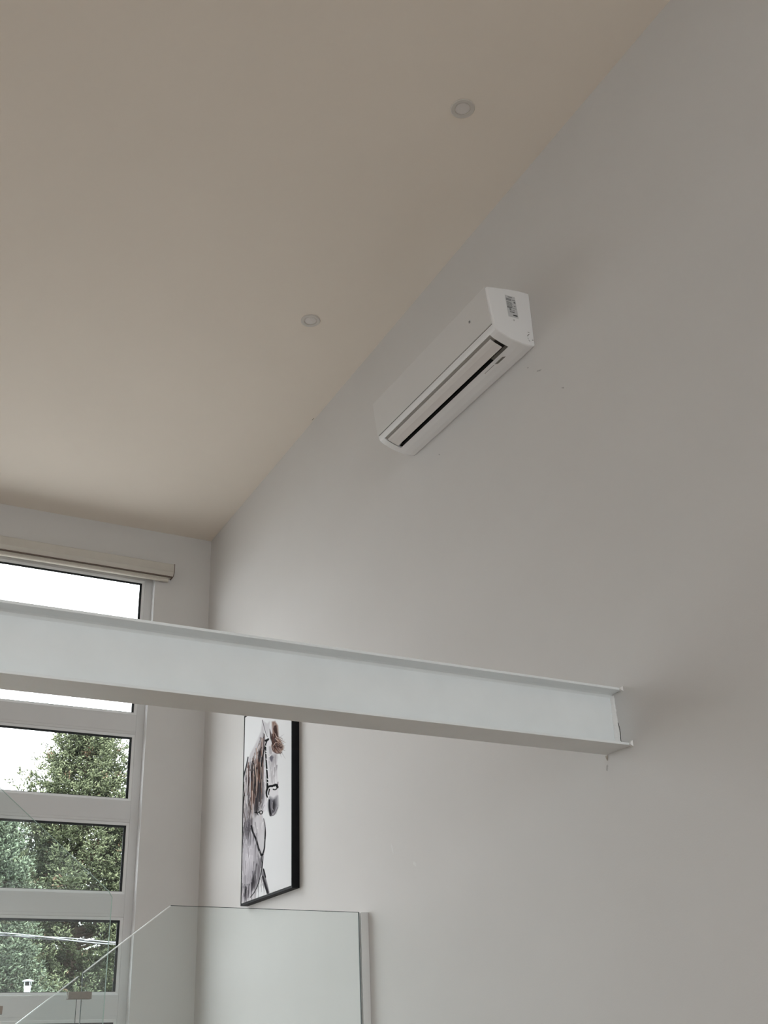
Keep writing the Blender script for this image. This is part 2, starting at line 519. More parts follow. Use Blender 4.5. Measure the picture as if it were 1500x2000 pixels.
blob(3.0363, 2.508, 0.005, 0.014, 0.3, M_scuff, 'scuff_mark')
bm = newbm(); box(bm, XR - 0.012, XR - 0.010, 5.40, 5.425, ceil_z(5.41) - 0.0012, ceil_z(5.41) + 0.001)
obj('ceiling_nick', bm, M_dark, W_right)

# ------------------------------------------------------------------ air conditioner
t = thing('air_conditioner', (XR, 3.69, 4.37), 'white split air conditioner mounted high on the right wall with open louver', 'air conditioner')
Y0, Y1 = 3.160, 4.230
outer = [(2.549, 4.664), (2.500, 4.6615), (2.460, 4.656), (2.420, 4.649), (2.375, 4.640), (2.325, 4.629), (2.321, 4.622),
         (2.3235, 4.590), (2.329, 4.540), (2.335, 4.490), (2.341, 4.445), (2.3435, 4.431), (2.3475, 4.420)]
arc = [(2.354, 4.4115), (2.366, 4.4035), (2.382, 4.3965), (2.402, 4.3890), (2.424, 4.3825), (2.446, 4.3775)]
tail = [(2.480, 4.3730), (2.515, 4.3720), (2.541, 4.3745), (2.549, 4.378)]
full = outer + arc + tail
def inset(p, d):
    cx, cz = 2.44, 4.51
    dx, dz = p[0] - cx, p[1] - cz
    if p[0] > 2.53:
        return (p[0], p[1] - math.copysign(d, dz))
    L = math.hypot(dx, dz)
    return (p[0] - dx / L * d * 1.2, p[1] - dz / L * d)
bm = newbm()
st = []
RY0, RY1 = 3.212, 4.178
for y, d in ((Y0, 0.0075), (Y0 + 0.0012, 0.0035), (Y0 + 0.0045, 0.0008), (Y0 + 0.009, 0.0), (RY0, 0.0), (RY1, 0.0), (Y1 - 0.022, 0.0), (Y1 - 0.010, 0.002), (Y1 - 0.003, 0.007), (Y1, 0.014)):
    st.append([bm.verts.new((inset(p, d)[0], y, inset(p, d)[1])) for p in full])
n = len(full)
ia, ib = len(outer), len(outer) + len(arc) - 1      # lip indices
for s in range(len(st) - 1):
    for i in range(n):
        j = (i + 1) % n
        if s == 4 and ia <= i < ib:
            continue
        bm.faces.new([st[s][i], st[s][j], st[s + 1][j], st[s + 1][i]])
bm.faces.new(st[0]); bm.faces.new(st[-1][::-1])
# outlet recess: side walls and lips
rec = [(2.4575, 4.3830), (2.4850, 4.440), (2.400, 4.462), (2.362, 4.436)]
for s in (4, 5):
    R_ = [bm.verts.new((p[0], (RY0, RY1)[s - 4], p[1])) for p in rec]
    bm.faces.new([st[s][k] for k in range(ia, ib + 1)] + R_)
    if s == 4:
        RA = R_
    else:
        RB = R_
cyc = [(st[4][ib], st[5][ib])] + list(zip(RA, RB)) + [(st[4][ia], st[5][ia])]
for k in range(len(cyc) - 1):
    f = bm.faces.new([cyc[k][0], cyc[k + 1][0], cyc[k + 1][1], cyc[k][1]])
    f.material_index = 0
obj('body', bm, M_ac, t)
# dark lining of the outlet and a grey strip standing in for the shadow gap above the louver
def strip(bm, poly, y0, y1):
    prism(bm, poly, 'y', y0, y1)
bm = newbm(); strip(bm, [(2.4400, 4.3870), (2.4560, 4.3852), (2.4810, 4.438), (2.4000, 4.4580), (2.3960, 4.4540), (2.470, 4.434)], RY0 + 0.125, RY1 - 0.002)
obj('outlet_lining', bm, M_acin, t)
bm = newbm(); strip(bm, [(2.4380, 4.3890), (2.4550, 4.3860), (2.4780, 4.434), (2.4030, 4.4540), (2.3990, 4.4500), (2.468, 4.430)], RY0 + 0.001, RY0 + 0.1245)
obj('outlet_side_block', bm, M_acgrey, t)
bm = newbm(); strip(bm, [(2.3565, 4.4150), (2.3640, 4.4105), (2.3850, 4.4010), (2.3890, 4.4080), (2.3680, 4.4180), (2.3590, 4.4220)], RY0 + 0.003, RY1 - 0.003)
obj('outlet_gap_shade', bm, M_acmid, t)
# vertical air vanes inside
for k in range(14):
    yy = RY0 + 0.135 + k * 0.062
    bm = newbm(); prism(bm, [(2.440, 4.393), (2.452, 4.390), (2.468, 4.425), (2.420, 4.438)], 'y', yy, yy + 0.0015); obj('air_vane', bm, M_frame, t)
# louver flap
fl = [(2.3650, 4.4020), (2.3720, 4.3965), (2.3900, 4.3880), (2.4240, 4.3780), (2.4250, 4.3805), (2.3910, 4.3912), (2.3740, 4.3995), (2.3665, 4.4050)]
bm = newbm(); prism(bm, fl, 'y', 3.228, 4.166); obj('louver', bm, M_acl, t, bevel=0.0006)
for yy in (3.45, 3.70, 3.95):
    bm = newbm(); prism(bm, [(2.398, 4.3895), (2.412, 4.3850), (2.425, 4.405), (2.410, 4.412)], 'y', yy, yy + 0.003); obj('louver_bracket', bm, M_acgrey, t)
# front panel: thin shell standing proud of the body with a seam below
pf = [(2.420, 4.6530), (2.375, 4.6440), (2.3215, 4.6320), (2.3170, 4.6240), (2.3195, 4.590), (2.3250, 4.540), (2.3310, 4.490), (2.3375, 4.4450), (2.3400, 4.4410),
      (2.3440, 4.4420), (2.3380, 4.490), (2.3320, 4.540), (2.3265, 4.590), (2.3250, 4.620), (2.330, 4.6275), (2.375, 4.6390), (2.420, 4.6480)]
bm = newbm(); prism(bm, pf, 'y', Y0 + 0.010, Y1 - 0.010); obj('front_panel', bm, M_acp, t, bevel=0.0012)
bm = newbm(); prism(bm, [(2.3395, 4.4398), (2.3425, 4.4400), (2.3430, 4.4385), (2.3400, 4.4380)], 'y', Y0 + 0.012, Y1 - 0.02); obj('panel_seam', bm, M_acgrey, t)
bm = newbm(); prism(bm, [(2.3445, 4.4285), (2.3470, 4.4290), (2.3475, 4.4270), (2.3450, 4.4268)], 'y', Y0 + 0.012, Y1 - 0.02); obj('lower_seam', bm, M_label, t)
# small dark badge on the front panel
bm = newbm(); prism(bm, [(2.3247, 4.5440), (2.3257, 4.5340), (2.3240, 4.5340), (2.3232, 4.5440)], 'y', 3.309, 3.319); obj('badge', bm, M_print, t)
# rating sticker on the near end face
def end_patch(pts, name, m, dy, parent=t):
    bm = newbm()
    prism(bm, pts, 'y', Y0 - dy, Y0 - dy + 0.0004)
    return obj(name, bm, m, parent)
def quad(u0, u1, v0, v1):
    """sticker-local (0..1) to end face; the sticker sits slightly skewed"""
    def P(u, v):
        return (2.4170 + 0.0530 * u + 0.0085 * (1 - v), 4.4990 + 0.1130 * v + 0.003 * u)
    return [P(u0, v0), P(u1, v0), P(u1, v1), P(u0, v1)]
lab = end_patch(quad(0, 1, 0, 1), 'rating_sticker', M_label, 0.0006)
def pr(u0, u1, v0, v1, m, k=0.0009):
    return end_patch(quad(u0, u1, v0, v1), 'sticker_print', m, k, lab)
pr(0.03, 0.16, 0.90, 0.97, M_label)
pr(0.26, 0.70, 0.925, 0.95, M_print)
pr(0.05, 0.55, 0.76, 0.87, M_print2)
pr(0.62, 0.95, 0.80, 0.84, M_print2)
pr(0.78, 0.95, 0.69, 0.76, M_print)
for k in range(6):
    pr(0.05, 0.62 - 0.03 * (k % 3), 0.46 + k * 0.045, 0.487 + k * 0.045, M_print2)
pr(0.72, 0.90, 0.52, 0.56, M_print2)
pr(0.03, 0.50, 0.42, 0.455, M_print)
pr(0.55, 0.95, 0.425, 0.445, M_print2)
for u in (0.24, 0.30, 0.36):
    pr(u, u + 0.045, 0.30, 0.40, M_print)
for u in (0.52, 0.60, 0.68):
    pr(u, u + 0.04, 0.29, 0.36, M_print2)
pr(0.22, 0.68, 0.225, 0.250, M_ink)
pr(0.50, 0.92, 0.075, 0.125, M_ink)
bm = newbm(); lathe(bm, [(0, 0.0007), (0.0045, 0.0007), (0.0045, 0)], (2.4530, Y0, 4.4860), (0, -1, 0), 20); obj('round_mark', bm, M_label, t)
def ay(pts, w, name):
    bm = newbm()
    for i in range(len(pts) - 1):
        (a, b), (c, d) = pts[i], pts[i + 1]
        nn = Vector((-(d - b), c - a)).normalized() * w / 2
        prism(bm, [(a + nn.x, b + nn.y), (c + nn.x, d + nn.y), (c - nn.x, d - nn.y), (a - nn.x, b - nn.y)], 'y', Y0 - 0.0006, Y0 - 0.0001)
    obj(name, bm, M_dark, t)
ay([(2.5270, 4.4330), (2.5230, 4.4305), (2.5190, 4.4260), (2.5170, 4.4200)], 0.0022, 'knockout_line')
ay([(2.5285, 4.4425), (2.5200, 4.4440)], 0.0016, 'knockout_line')
ay([(2.5172, 4.4130), (2.5190, 4.4070)], 0.0012, 'knockout_line')
ay([(2.5200, 4.4030), (2.5270, 4.3950)], 0.0010, 'knockout_line')
ay([(2.5400, 4.4080), (2.5450, 4.4060)], 0.0030, 'knockout_line')
# bottom markings: small sensor plate and printed line
bm = newbm()
prism(bm, [(2.4630, 3.285), (2.4740, 3.275), (2.4740, 3.335), (2.4630, 3.345)], 'z', 4.3728, 4.3738)
obj('bottom_label', bm, M_acgrey, t)
bm = newbm()
prism(bm, [(2.4640, 3.355), (2.4655, 3.355), (2.4655, 3.430), (2.4640, 3.430)], 'z', 4.3742, 4.3752)
obj('bottom_print', bm, M_print, t)

# ------------------------------------------------------------------ downlights
SL = Vector((0, 0.0255, 1)).normalized()
def downlight(x, y, label):
    c = Vector((x, y, ceil_z(y)))
    t = thing('recessed_downlight', c, label, 'ceiling light', 'recessed downlights in the sloped ceiling')
    bm = newbm()
    lathe(bm, [(0.0530, 0.0), (0.0530, -0.0035), (0.0505, -0.0055), (0.0360, -0.0050), (0.0338, -0.0010), (0.0338, 0.0)], c, SL, 64)
    obj('trim_ring', bm, M_ring, t)
    bm = newbm()
    lathe(bm, [(0.0322, 0.0), (0.0322, -0.0016), (0.0300, -0.0022), (0.0, -0.0026)], c, SL, 64)
    obj('lens', bm, M_lens, t, smooth=True)
downlight(2.0885, 2.8880, 'round recessed downlight, the upper and nearer of the two in the ceiling')
downlight(2.1075, 4.5130, 'round recessed downlight, the lower and farther one toward the window')

# ------------------------------------------------------------------ framed horse print
PX = 2.5045
PY0, PY1, PZ0, PZ1 = 5.6590, 6.4030, 2.4690, 3.6080
t = thing('framed_picture', (XR, (PY0 + PY1) / 2, PZ0), 'framed horse print in a black floater frame on the right wall', 'picture')
fw = 0.010
for a, b, c, d in ((PY0, PY0 + fw, PZ0, PZ1), (PY1 - fw, PY1, PZ0, PZ1), (PY0 + fw, PY1 - fw, PZ0, PZ0 + fw), (PY0 + fw, PY1 - fw, PZ1 - fw, PZ1)):
    bm = newbm(); box(bm, PX, XR - 0.001, a, b, c, d); obj('frame_side', bm, M_frame, t, bevel=0.0008)
bm = newbm(); box(bm, XR - 0.012, XR - 0.002, PY0 + fw, PY1 - fw, PZ0 + fw, PZ1 - fw); obj('backing_board', bm, M_frame, t)

# canvas with a printed horse, as a fine grid with a colour attribute
CY0, CY1, CZ0, CZ1 = PY0 + fw + 0.003, PY1 - fw - 0.003, PZ0 + fw + 0.003, PZ1 - fw - 0.003
NU, NV = 240, 420
ys = np.linspace(CY0, CY1, NU)
zs = np.linspace(CZ0, CZ1, NV)
GY, GZ = np.meshgrid(ys, zs)
H = (-18948.41046, 1311.43508, 121150.41365, 14273.00489, -50786.55995, 95034.0912, 2.07383, 1.18812)
den = H[6] * GY + H[7] * GZ + 1
U = (H[0] * GY + H[1] * GZ + H[2]) / den      # drawing coordinates of the artwork
V = (H[3] * GY + H[4] * GZ + H[5]) / den
img = np.ones((NV, NU, 3)) * np.array([0.70, 0.705, 0.715])

rng = np.random.RandomState(7)
def vnoise(u, v, seed):
    r = np.random.RandomState(seed)
    g = r.rand(64, 64)
    ui = np.floor(u).astype(int); vi = np.floor(v).astype(int)
    fu = u - ui; fv = v - vi
    fu = fu * fu * (3 - 2 * fu); fv = fv * fv * (3 - 2 * fv)
    a = g[vi % 64, ui % 64]; b = g[vi % 64, (ui + 1) % 64]; c = g[(vi + 1) % 64, ui % 64]; d = g[(vi + 1) % 64, (ui + 1) % 64]
    return (a * (1 - fu) + b * fu) * (1 - fv) + (c * (1 - fu) + d * fu) * fv

def blend(mask, col):
    global img
    img = img * (1 - mask[..., None]) + np.array(col) * mask[..., None]

def poly_sd(pts):
    """signed distance (negative inside) in drawing coordinates"""
    P = np.array(pts, float)
    d = np.full(U.shape, 1e18)
    ins = np.zeros(U.shape, bool)
    n = len(P)
    for i in range(n):
        a = P[i]; b = P[(i + 1) % n]
        e = b - a
        wx, wy = U - a[0], V - a[1]
        tt = np.clip((wx * e[0] + wy * e[1]) / (e @ e + 1e-9), 0, 1)
        d = np.minimum(d, (wx - tt * e[0]) ** 2 + (wy - tt * e[1]) ** 2)
        c = ((a[1] > V) != (b[1] > V)) & (U < (b[0] - a[0]) * (V - a[1]) / (b[1] - a[1] + 1e-12) + a[0])
        ins ^= c
    d = np.sqrt(d)
    return np.where(ins, -d, d)

def fill(pts, col, alpha=1.0, soft=12, streak=0.0, sseed=1, su=14.0, sv=220.0, lean=0.0):
    sd = poly_sd(pts)
    m = np.clip(0.5 - sd / soft, 0, 1) * alpha
    if streak:
        m = m * np.clip(1 - streak + 2 * streak * (vnoise((U + lean * V) / su, V / sv, sseed)), 0, 1.0)
    blend(np.clip(m, 0, 1), col)

def stroke(pts, w0, w1, col, alpha=1.0, soft=4):
    w0 *= 1.45; w1 *= 1.6; alpha = min(1.0, alpha * 1.12)
    P = np.array(pts, float)
    # smooth with Catmull-Rom
    Q = []
    n = len(P)
    for i in range(n - 1):
        p0, p1, p2, p3 = P[max(i - 1, 0)], P[i], P[i + 1], P[min(i + 2, n - 1)]
        for s in np.linspace(0, 1, 5)[:-1]:
            Q.append(0.5 * ((2 * p1) + (-p0 + p2) * s + (2 * p0 - 5 * p1 + 4 * p2 - p3) * s * s + (-p0 + 3 * p1 - 3 * p2 + p3) * s ** 3))
    Q.append(P[-1])
    Q = np.array(Q)
    pad = max(w0, w1) + soft * 2
    sel = (U > Q[:, 0].min() - pad) & (U < Q[:, 0].max() + pad) & (V > Q[:, 1].min() - pad) & (V < Q[:, 1].max() + pad)
    if not sel.any():
        return
    u = U[sel]; v = V[sel]
    best = np.full(u.shape, -1e9)
    N = len(Q) - 1
    for i in range(N):
        a = Q[i]; e = Q[i + 1] - a
        wx, wy = u - a[0], v - a[1]
        tt = np.clip((wx * e[0] + wy * e[1]) / (e @ e + 1e-9), 0, 1)
        d = np.hypot(wx - tt * e[0], wy - tt * e[1])
        w = w0 + (w1 - w0) * (i + tt) / N
        best = np.maximum(best, w / 2 - d)
    m = np.clip(best / soft + 0.5, 0, 1) * alpha
    k = img[sel]
    img[sel] = k * (1 - m[:, None]) + np.array(col) * m[:, None]

G1 = (0.50, 0.48, 0.50); G2 = (0.30, 0.28, 0.31); G3 = (0.12, 0.11, 0.13); K = (0.035, 0.034, 0.045)
W = (0.74, 0.73, 0.74); BR = (0.20, 0.11, 0.085); TAN = (0.42, 0.27, 0.20); SAND = (0.66, 0.56, 0.50)
# body wash
body = [(565, 250), (540, 440), (455, 640), (350, 840), (285, 1040), (205, 1360), (190, 1800), (185, 3560), (420, 3470), (500, 3130), (560, 2900), (600, 2600), (628, 2300), (620, 2080), (580, 1980), (555, 1900), (640, 1820), (660, 1640), (640, 1400), (610, 1000), (640, 700)]
fill(body, (0.60, 0.58, 0.60), 0.75, 26, 0.35, 3, 22, 260)
fill([(205, 2300), (480, 2250), (500, 2700), (440, 3050), (330, 3380), (200, 3450)], (0.50, 0.48, 0.52), 0.6, 80, 0.5, 9, 40, 260)
fill([(250, 2480), (420, 2420), (380, 2820), (260, 3000)], (0.66, 0.64, 0.67), 0.6, 80, 0.3, 19, 40, 160)
head = [(640, 690), (660, 520), (700, 380), (750, 260), (800, 300), (850, 520), (860, 800), (825, 900), (835, 1080), (845, 1330), (850, 1560), (838, 1780), (790, 1900), (715, 1935), (680, 1850), (672, 1740), (690, 1600), (665, 1400), (632, 1050), (620, 800)]
fill(head, (0.68, 0.67, 0.69), 0.9, 12, 0.2, 5, 30, 200)
fill([(610, 1000), (650, 1080), (668, 1420), (690, 1600), (660, 1700), (640, 1840), (590, 1860), (560, 1700), (575, 1300)], (0.70, 0.69, 0.71), 0.85, 22, 0.25, 8, 30, 120)
# muzzle and face shading
fill([(690, 1600), (760, 1640), (830, 1590), (842, 1760), (795, 1895), (715, 1935), (680, 1850), (672, 1740)], (0.30, 0.29, 0.33), 0.75, 60)
fill([(735, 1720), (775, 1650), (800, 1740), (780, 1850), (745, 1880)], G3, 0.7, 36)
stroke([(690, 1660), (690, 1790), (712, 1925)], 20, 26, G3, 0.85, 10)
stroke([(712, 1925), (760, 1930), (800, 1880), (838, 1790)], 10, 6, G2, 0.8, 8)
stroke([(742, 1700), (738, 1800), (760, 1840)], 10, 8, G1, 0.9, 8)
fill([(690, 880), (740, 870), (765, 900), (735, 985), (705, 960)], (0.14, 0.13, 0.22), 0.85, 26)
fill([(690, 860), (800, 820), (830, 900), (800, 1000), (720, 1100)], G1, 0.55, 60, 0.4, 12, 14, 120)
stroke([(805, 860), (790, 950), (815, 1100)], 14, 6, G1, 0.5, 12)
stroke([(690, 980), (715, 1150), (735, 1350)], 22, 8, G1, 0.4, 20)
stroke([(700, 720), (712, 820)], 26, 30, G1, 0.6, 18)
stroke([(655, 870), (690, 890), (705, 870)], 9, 9, (0.85, 0.84, 0.84), 0.9, 5)
# ears
fill([(565, 245), (600, 380), (655, 530), (690, 400), (700, 260), (650, 300)], (0.63, 0.62, 0.64), 0.85, 26)
stroke([(565, 240), (590, 340), (625, 470), (655, 540)], 8, 5, G2, 0.85, 6)
fill([(695, 400), (720, 470), (770, 640), (740, 650), (705, 560)], (0.16, 0.10, 0.09), 0.85, 20)
# forelock
fill([(735, 270), (790, 260), (840, 340), (855, 540), (910, 640), (950, 720), (900, 820), (820, 835), (745, 790), (725, 690), (770, 600), (745, 480)], TAN, 0.75, 30, 0.35, 23, 26, 90)
fill([(775, 340), (810, 330), (835, 460), (845, 560), (800, 520), (760, 400)], BR, 0.8, 16)
for k in range(46):
    s = rng.rand()
    a = (rng.uniform(740, 800), rng.uniform(480, 640))
    c = rng.uniform(0, 1)
    e = (a[0] + rng.uniform(20, 150), a[1] + rng.uniform(60, 230))
    mid = ((a[0] + e[0]) / 2 + rng.uniform(-30, 10), (a[1] + e[1]) / 2 + rng.uniform(0, 40))
    stroke([a, mid, e], rng.uniform(6, 14), 3, [BR, TAN, SAND, G2, (0.30, 0.17, 0.13)][rng.randint(5)], rng.uniform(0.5, 0.9), 6)
for k in range(18):
    a = (rng.uniform(850, 900), rng.uniform(580, 760)); L = rng.uniform(40, 110); th = rng.uniform(-0.9, 0.6)
    stroke([a, (a[0] + L * math.cos(th), a[1] + L * math.sin(th))], 8, 1.5, [BR, G1, TAN][rng.randint(3)], 0.6, 6)
for a, b in (((900, 800), (975, 930)), ((870, 820), (905, 900)), ((850, 560), (950, 490)), ((880, 610), (970, 590)), ((900, 700), (975, 690))):
    stroke([a, b], 7, 1.5, G1, 0.6, 6)
stroke([(745, 640), (735, 720), (770, 800), (840, 830), (915, 815)], 8, 5, BR, 0.8, 6)
stroke([(765, 690), (800, 640), (850, 650)], 10, 6, SAND, 0.8, 8)
# mane: long streaks flowing down and left from the poll
def flow(u0, v0, L, drift, bend=0.0, n=6):
    pts = []
    for i in range(n):
        s = i / (n - 1)
        pts.append((u0 + drift * s + bend * math.sin(s * math.pi), v0 + L * s))
    return pts
crest = [(560, 380), (520, 520), (470, 640), (420, 780), (340, 880), (300, 1000), (260, 1150), (225, 1320)]
def crest_at(s):
    x = s * (len(crest) - 1); i = min(int(x), len(crest) - 2); f = x - i
    return (crest[i][0] * (1 - f) + crest[i + 1][0] * f, crest[i][1] * (1 - f) + crest[i + 1][1] * f)
cols = [G2, BR, G3, TAN, G1, SAND, W, (0.16, 0.12, 0.12), (0.33, 0.22, 0.18)]
for k in range(150):
    s = rng.rand() ** 0.8
    c0 = crest_at(s)
    L = rng.uniform(350, 1000) * (1 - 0.25 * s)
    col = cols[rng.randint(len(cols))]
    stroke(flow(c0[0] + rng.uniform(0, 60), c0[1] + rng.uniform(0, 300), L, rng.uniform(-90, 40), rng.uniform(-35, 25)), rng.uniform(5, 14), 2, col, rng.uniform(0.3, 0.7), 7)
# dark core of the mane
fill([(440, 1080), (520, 1010), (548, 1200), (575, 1400), (590, 1600), (570, 1720), (500, 1850), (430, 1950), (400, 1800), (410, 1500), (400, 1250)], (0.15, 0.13, 0.145), 0.8, 60, 0.35, 31, 16, 400)
fill([(500, 760), (535, 800), (520, 960), (505, 1000), (495, 880)], G3, 0.8, 18)
fill([(380, 1420), (440, 1300), (450, 1600), (400, 1900), (360, 1900)], (0.24, 0.13, 0.10), 0.7, 40, 0.3, 33, 12, 300)
for k in range(60):
    u0 = rng.uniform(380, 560)
    stroke(flow(u0, rng.uniform(900, 1350), rng.uniform(350, 750), rng.uniform(-70, 60), rng.uniform(-20, 25)), rng.uniform(5, 11), 2, [G3, BR, K, TAN, SAND, G2][rng.randint(6)], rng.uniform(0.45, 0.85), 6)
for u0, v0, L, dr, col in ((432, 1050, 450, 25, SAND), (470, 1120, 500, -20, SAND), (405, 1150, 700, -40, SAND), (300, 1100, 800, -40, W), (345, 1150, 750, -10, W), (530, 1000, 350, -10, SAND), (260, 1300, 900, -20, W), (385, 1500, 600, -20, SAND)):
    stroke(flow(u0, v0, L, dr, 12), 11, 4, col, 0.75, 7)
# left outline and lower mane
stroke([(310, 900), (280, 1060), (235, 1230), (205, 1400), (200, 1560)], 12, 20, G3, 0.8, 9)
stroke([(200, 1400), (195, 1800), (190, 2100), (188, 2400)], 16, 12, G2, 0.65, 12)
for k in range(46):
    stroke(flow(rng.uniform(200, 420), rng.uniform(1550, 1850), rng.uniform(250, 620), rng.uniform(-40, 50), rng.uniform(-15, 15)), rng.uniform(5, 11), 2, [G3, G2, G1, BR, W][rng.randint(5)], rng.uniform(0.4, 0.75), 7)
fill([(260, 2020), (400, 1980), (390, 2180), (340, 2200), (290, 2350), (250, 2200)], G2, 0.65, 50, 0.45, 41, 12, 160)
for k in range(24):
    stroke(flow(rng.uniform(190, 360), rng.uniform(2050, 2250), rng.uniform(120, 320), rng.uniform(-30, 20)), rng.uniform(5, 10), 2, [G3, G2][rng.randint(2)], rng.uniform(0.4, 0.8), 7)
fill([(186, 2380), (215, 2420), (205, 2600), (188, 2700)], G2, 0.7, 24)
for k in range(10):
    stroke(flow(rng.uniform(500, 600), rng.uniform(1650, 1760), rng.uniform(80, 150), rng.uniform(-60, 10)), 6, 2, [G2, W][k % 2], 0.6, 6)
# breast strap
stroke([(370, 2120), (400, 2240), (455, 2360), (490, 2500), (525, 2590), (548, 2640)], 20, 22, G3, 0.95, 7)
stroke([(470, 2350), (500, 2470), (515, 2520)], 4, 4, G1, 0.8, 5)
stroke([(588, 1990), (612, 2120), (620, 2260), (608, 2400), (600, 2520), (570, 2625)], 6, 16, G3, 0.9, 7)
stroke([(615, 2150), (610, 2350)], 8, 12, K, 0.7, 6)
stroke([(548, 2640), (575, 2625)], 20, 16, K, 0.9, 6)
stroke([(555, 2650), (548, 2720), (565, 2770), (575, 2700), (575, 2640)], 10, 8, G3, 0.9, 6)
stroke([(565, 2770), (555, 2880), (520, 3040), (480, 3180), (420, 3300), (350, 3390)], 14, 7, K, 0.85, 7)
# shoulder and foreleg
fill([(490, 2620), (555, 2720), (555, 2880), (510, 3060), (460, 3180), (370, 3280), (420, 3060), (440, 2860)], G2, 0.75, 40, 0.4, 51, 20, 300)
fill([(370, 3080), (430, 2920), (420, 3120), (380, 3260)], G3, 0.7, 30, 0.3, 53, 12, 200)
fill([(580, 2870), (600, 2900), (625, 3040), (690, 3300), (650, 3320), (600, 3180), (560, 3020), (545, 2980)], G2, 0.8, 16, 0.3, 55, 10, 160)
stroke([(585, 2890), (605, 2960), (620, 3030)], 14, 12, K, 0.8, 8)
stroke([(570, 3020), (610, 3150), (660, 3310)], 22, 26, G3, 0.75, 12)
for k in range(30):
    stroke(flow(rng.uniform(190, 330), rng.uniform(3130, 3350), rng.uniform(80, 220), rng.uniform(-40, 20)), rng.uniform(6, 16), 3, [G2, G3, G1][rng.randint(3)], rng.uniform(0.4, 0.8), 9)
for k in range(12):
    stroke(flow(rng.uniform(500, 600), rng.uniform(3030, 3200), rng.uniform(80, 160), rng.uniform(-10, 50)), rng.uniform(5, 10), 2, [G1, G2][rng.randint(2)], 0.6, 8)
for k in range(90):
    v0 = rng.uniform(2050, 3250)
    right_ = 600 - 0.10 * max(0, v0 - 2500)
    u0 = 190 + (right_ - 210) * rng.rand() ** 1.1
    stroke(flow(u0, v0, rng.uniform(90, 330), rng.uniform(-35, 25), rng.uniform(-12, 12)), rng.uniform(6, 18), 3, [G2, G1, G1, W, G3][rng.randint(5)], rng.uniform(0.2, 0.5), 12)
for k in range(26):
    stroke(flow(rng.uniform(690, 830), rng.uniform(900, 1300), rng.uniform(80, 260), rng.uniform(-10, 15)), rng.uniform(6, 14), 3, [G1, G1, W, G2][rng.randint(4)], rng.uniform(0.2, 0.45), 12)
for k in range(26):
    stroke(flow(rng.uniform(575, 650), rng.uniform(1000, 1600), rng.uniform(80, 260), rng.uniform(-10, 15)), rng.uniform(5, 10), 2, [G1, G2, W][rng.randint(3)], rng.uniform(0.25, 0.5), 9)
# bridle
stroke([(625, 605), (650, 595), (668, 580)], 26, 22, K, 0.95, 6)
stroke([(640, 620), (615, 700), (590, 800), (565, 920), (548, 1060)], 15, 12, G3, 0.9, 6)
stroke([(622, 700), (625, 830), (632, 960), (642, 1100), (652, 1260), (655, 1420)], 13, 19, K, 0.92, 6)
for v in (700, 790, 830, 930, 1110, 1285, 1345, 1450):
    stroke([(618 + (v - 700) * 0.055, v), (640 + (v - 700) * 0.055, v + 16)], 9, 7, (0.82, 0.81, 0.81), 0.9, 5)
stroke([(655, 1440), (690, 1415), (740, 1410), (775, 1400), (810, 1390), (832, 1430)], 24, 26, K, 0.95, 6)
stroke([(760, 1470), (795, 1475), (830, 1440), (842, 1340)], 16, 6, K, 0.95, 6)
stroke([(768, 1430), (790, 1440)], 14, 10, (0.72, 0.71, 0.72), 0.95, 5)
stroke([(665, 1430), (640, 1500), (640, 1570), (655, 1610)], 24, 14, K, 0.9, 6)
stroke([(690, 1470), (675, 1540), (680, 1570)], 16, 8, K, 0.85, 6)
stroke([(640, 1700), (655, 1640), (685, 1580)], 7, 7, (0.80, 0.79, 0.80), 0.8, 5)
stroke([(430, 1880), (480, 1890), (510, 1870), (545, 1850), (568, 1870), (560, 1900), (530, 1908), (510, 1875)], 10, 10, K, 0.9, 6)
stroke([(455, 1860), (490, 1925)], 9, 7, K, 0.8, 6)
img = 0.86 * (np.clip(img, 0, 1) / 0.70) ** 2.5      # ink density
img = 0.62 * img + 0.38 * img.mean(-1, keepdims=True)
img = np.clip(img, 0, 0.9)

me = bpy.data.meshes.new('canvas')
vid = np.arange(NU * NV).reshape(NV, NU)
co = np.zeros((NU * NV, 3), np.float32)
co[:, 0] = PX + 0.0015
co[:, 1] = GY.ravel()
co[:, 2] = GZ.ravel()
q = np.stack([vid[:-1, :-1], vid[1:, :-1], vid[1:, 1:], vid[:-1, 1:]], -1).reshape(-1, 4)
# side skirt of the stretched canvas
rim = np.concatenate([vid[0, :], vid[1:, -1], vid[-1, -2::-1], vid[-2:0:-1, 0]])
nb = len(rim)
skirt = co[rim].copy(); skirt[:, 0] = PX + 0.030
co = np.concatenate([co, skirt])
base_i = NU * NV
sq = np.array([[rim[i], rim[(i + 1) % nb], base_i + (i + 1) % nb, base_i + i] for i in range(nb)])
me.from_pydata(co.tolist(), [], np.concatenate([q, sq]).tolist())
ca = me.color_attributes.new('print', 'FLOAT_COLOR', 'POINT')
cc = np.ones((len(co), 4), np.float32)
cc[:base_i, :3] = img.reshape(-1, 3)
cc[base_i:, :3] = 0.72
ca.data.foreach_set('color', cc.ravel())
M_canvas = mat('printed_canvas', (0.7, 0.7, 0.7), 0.8, 0.05, bump=0.1, bscale=500)
at = M_canvas.node_tree.nodes.new('ShaderNodeAttribute')
at.attribute_name = 'print'
M_canvas.node_tree.links.new(at.outputs['Color'], M_canvas.node_tree.nodes['Principled BSDF'].inputs['Base Color'])
me.materials.append(M_canvas)
cv = bpy.data.objects.new('canvas', me)
COL.objects.link(cv)
cv.parent = t
cv.matrix_parent_inverse = t.matrix_world.inverted()
cv['label'] = 'canvas printed with a grey and brown horse in a bridle'

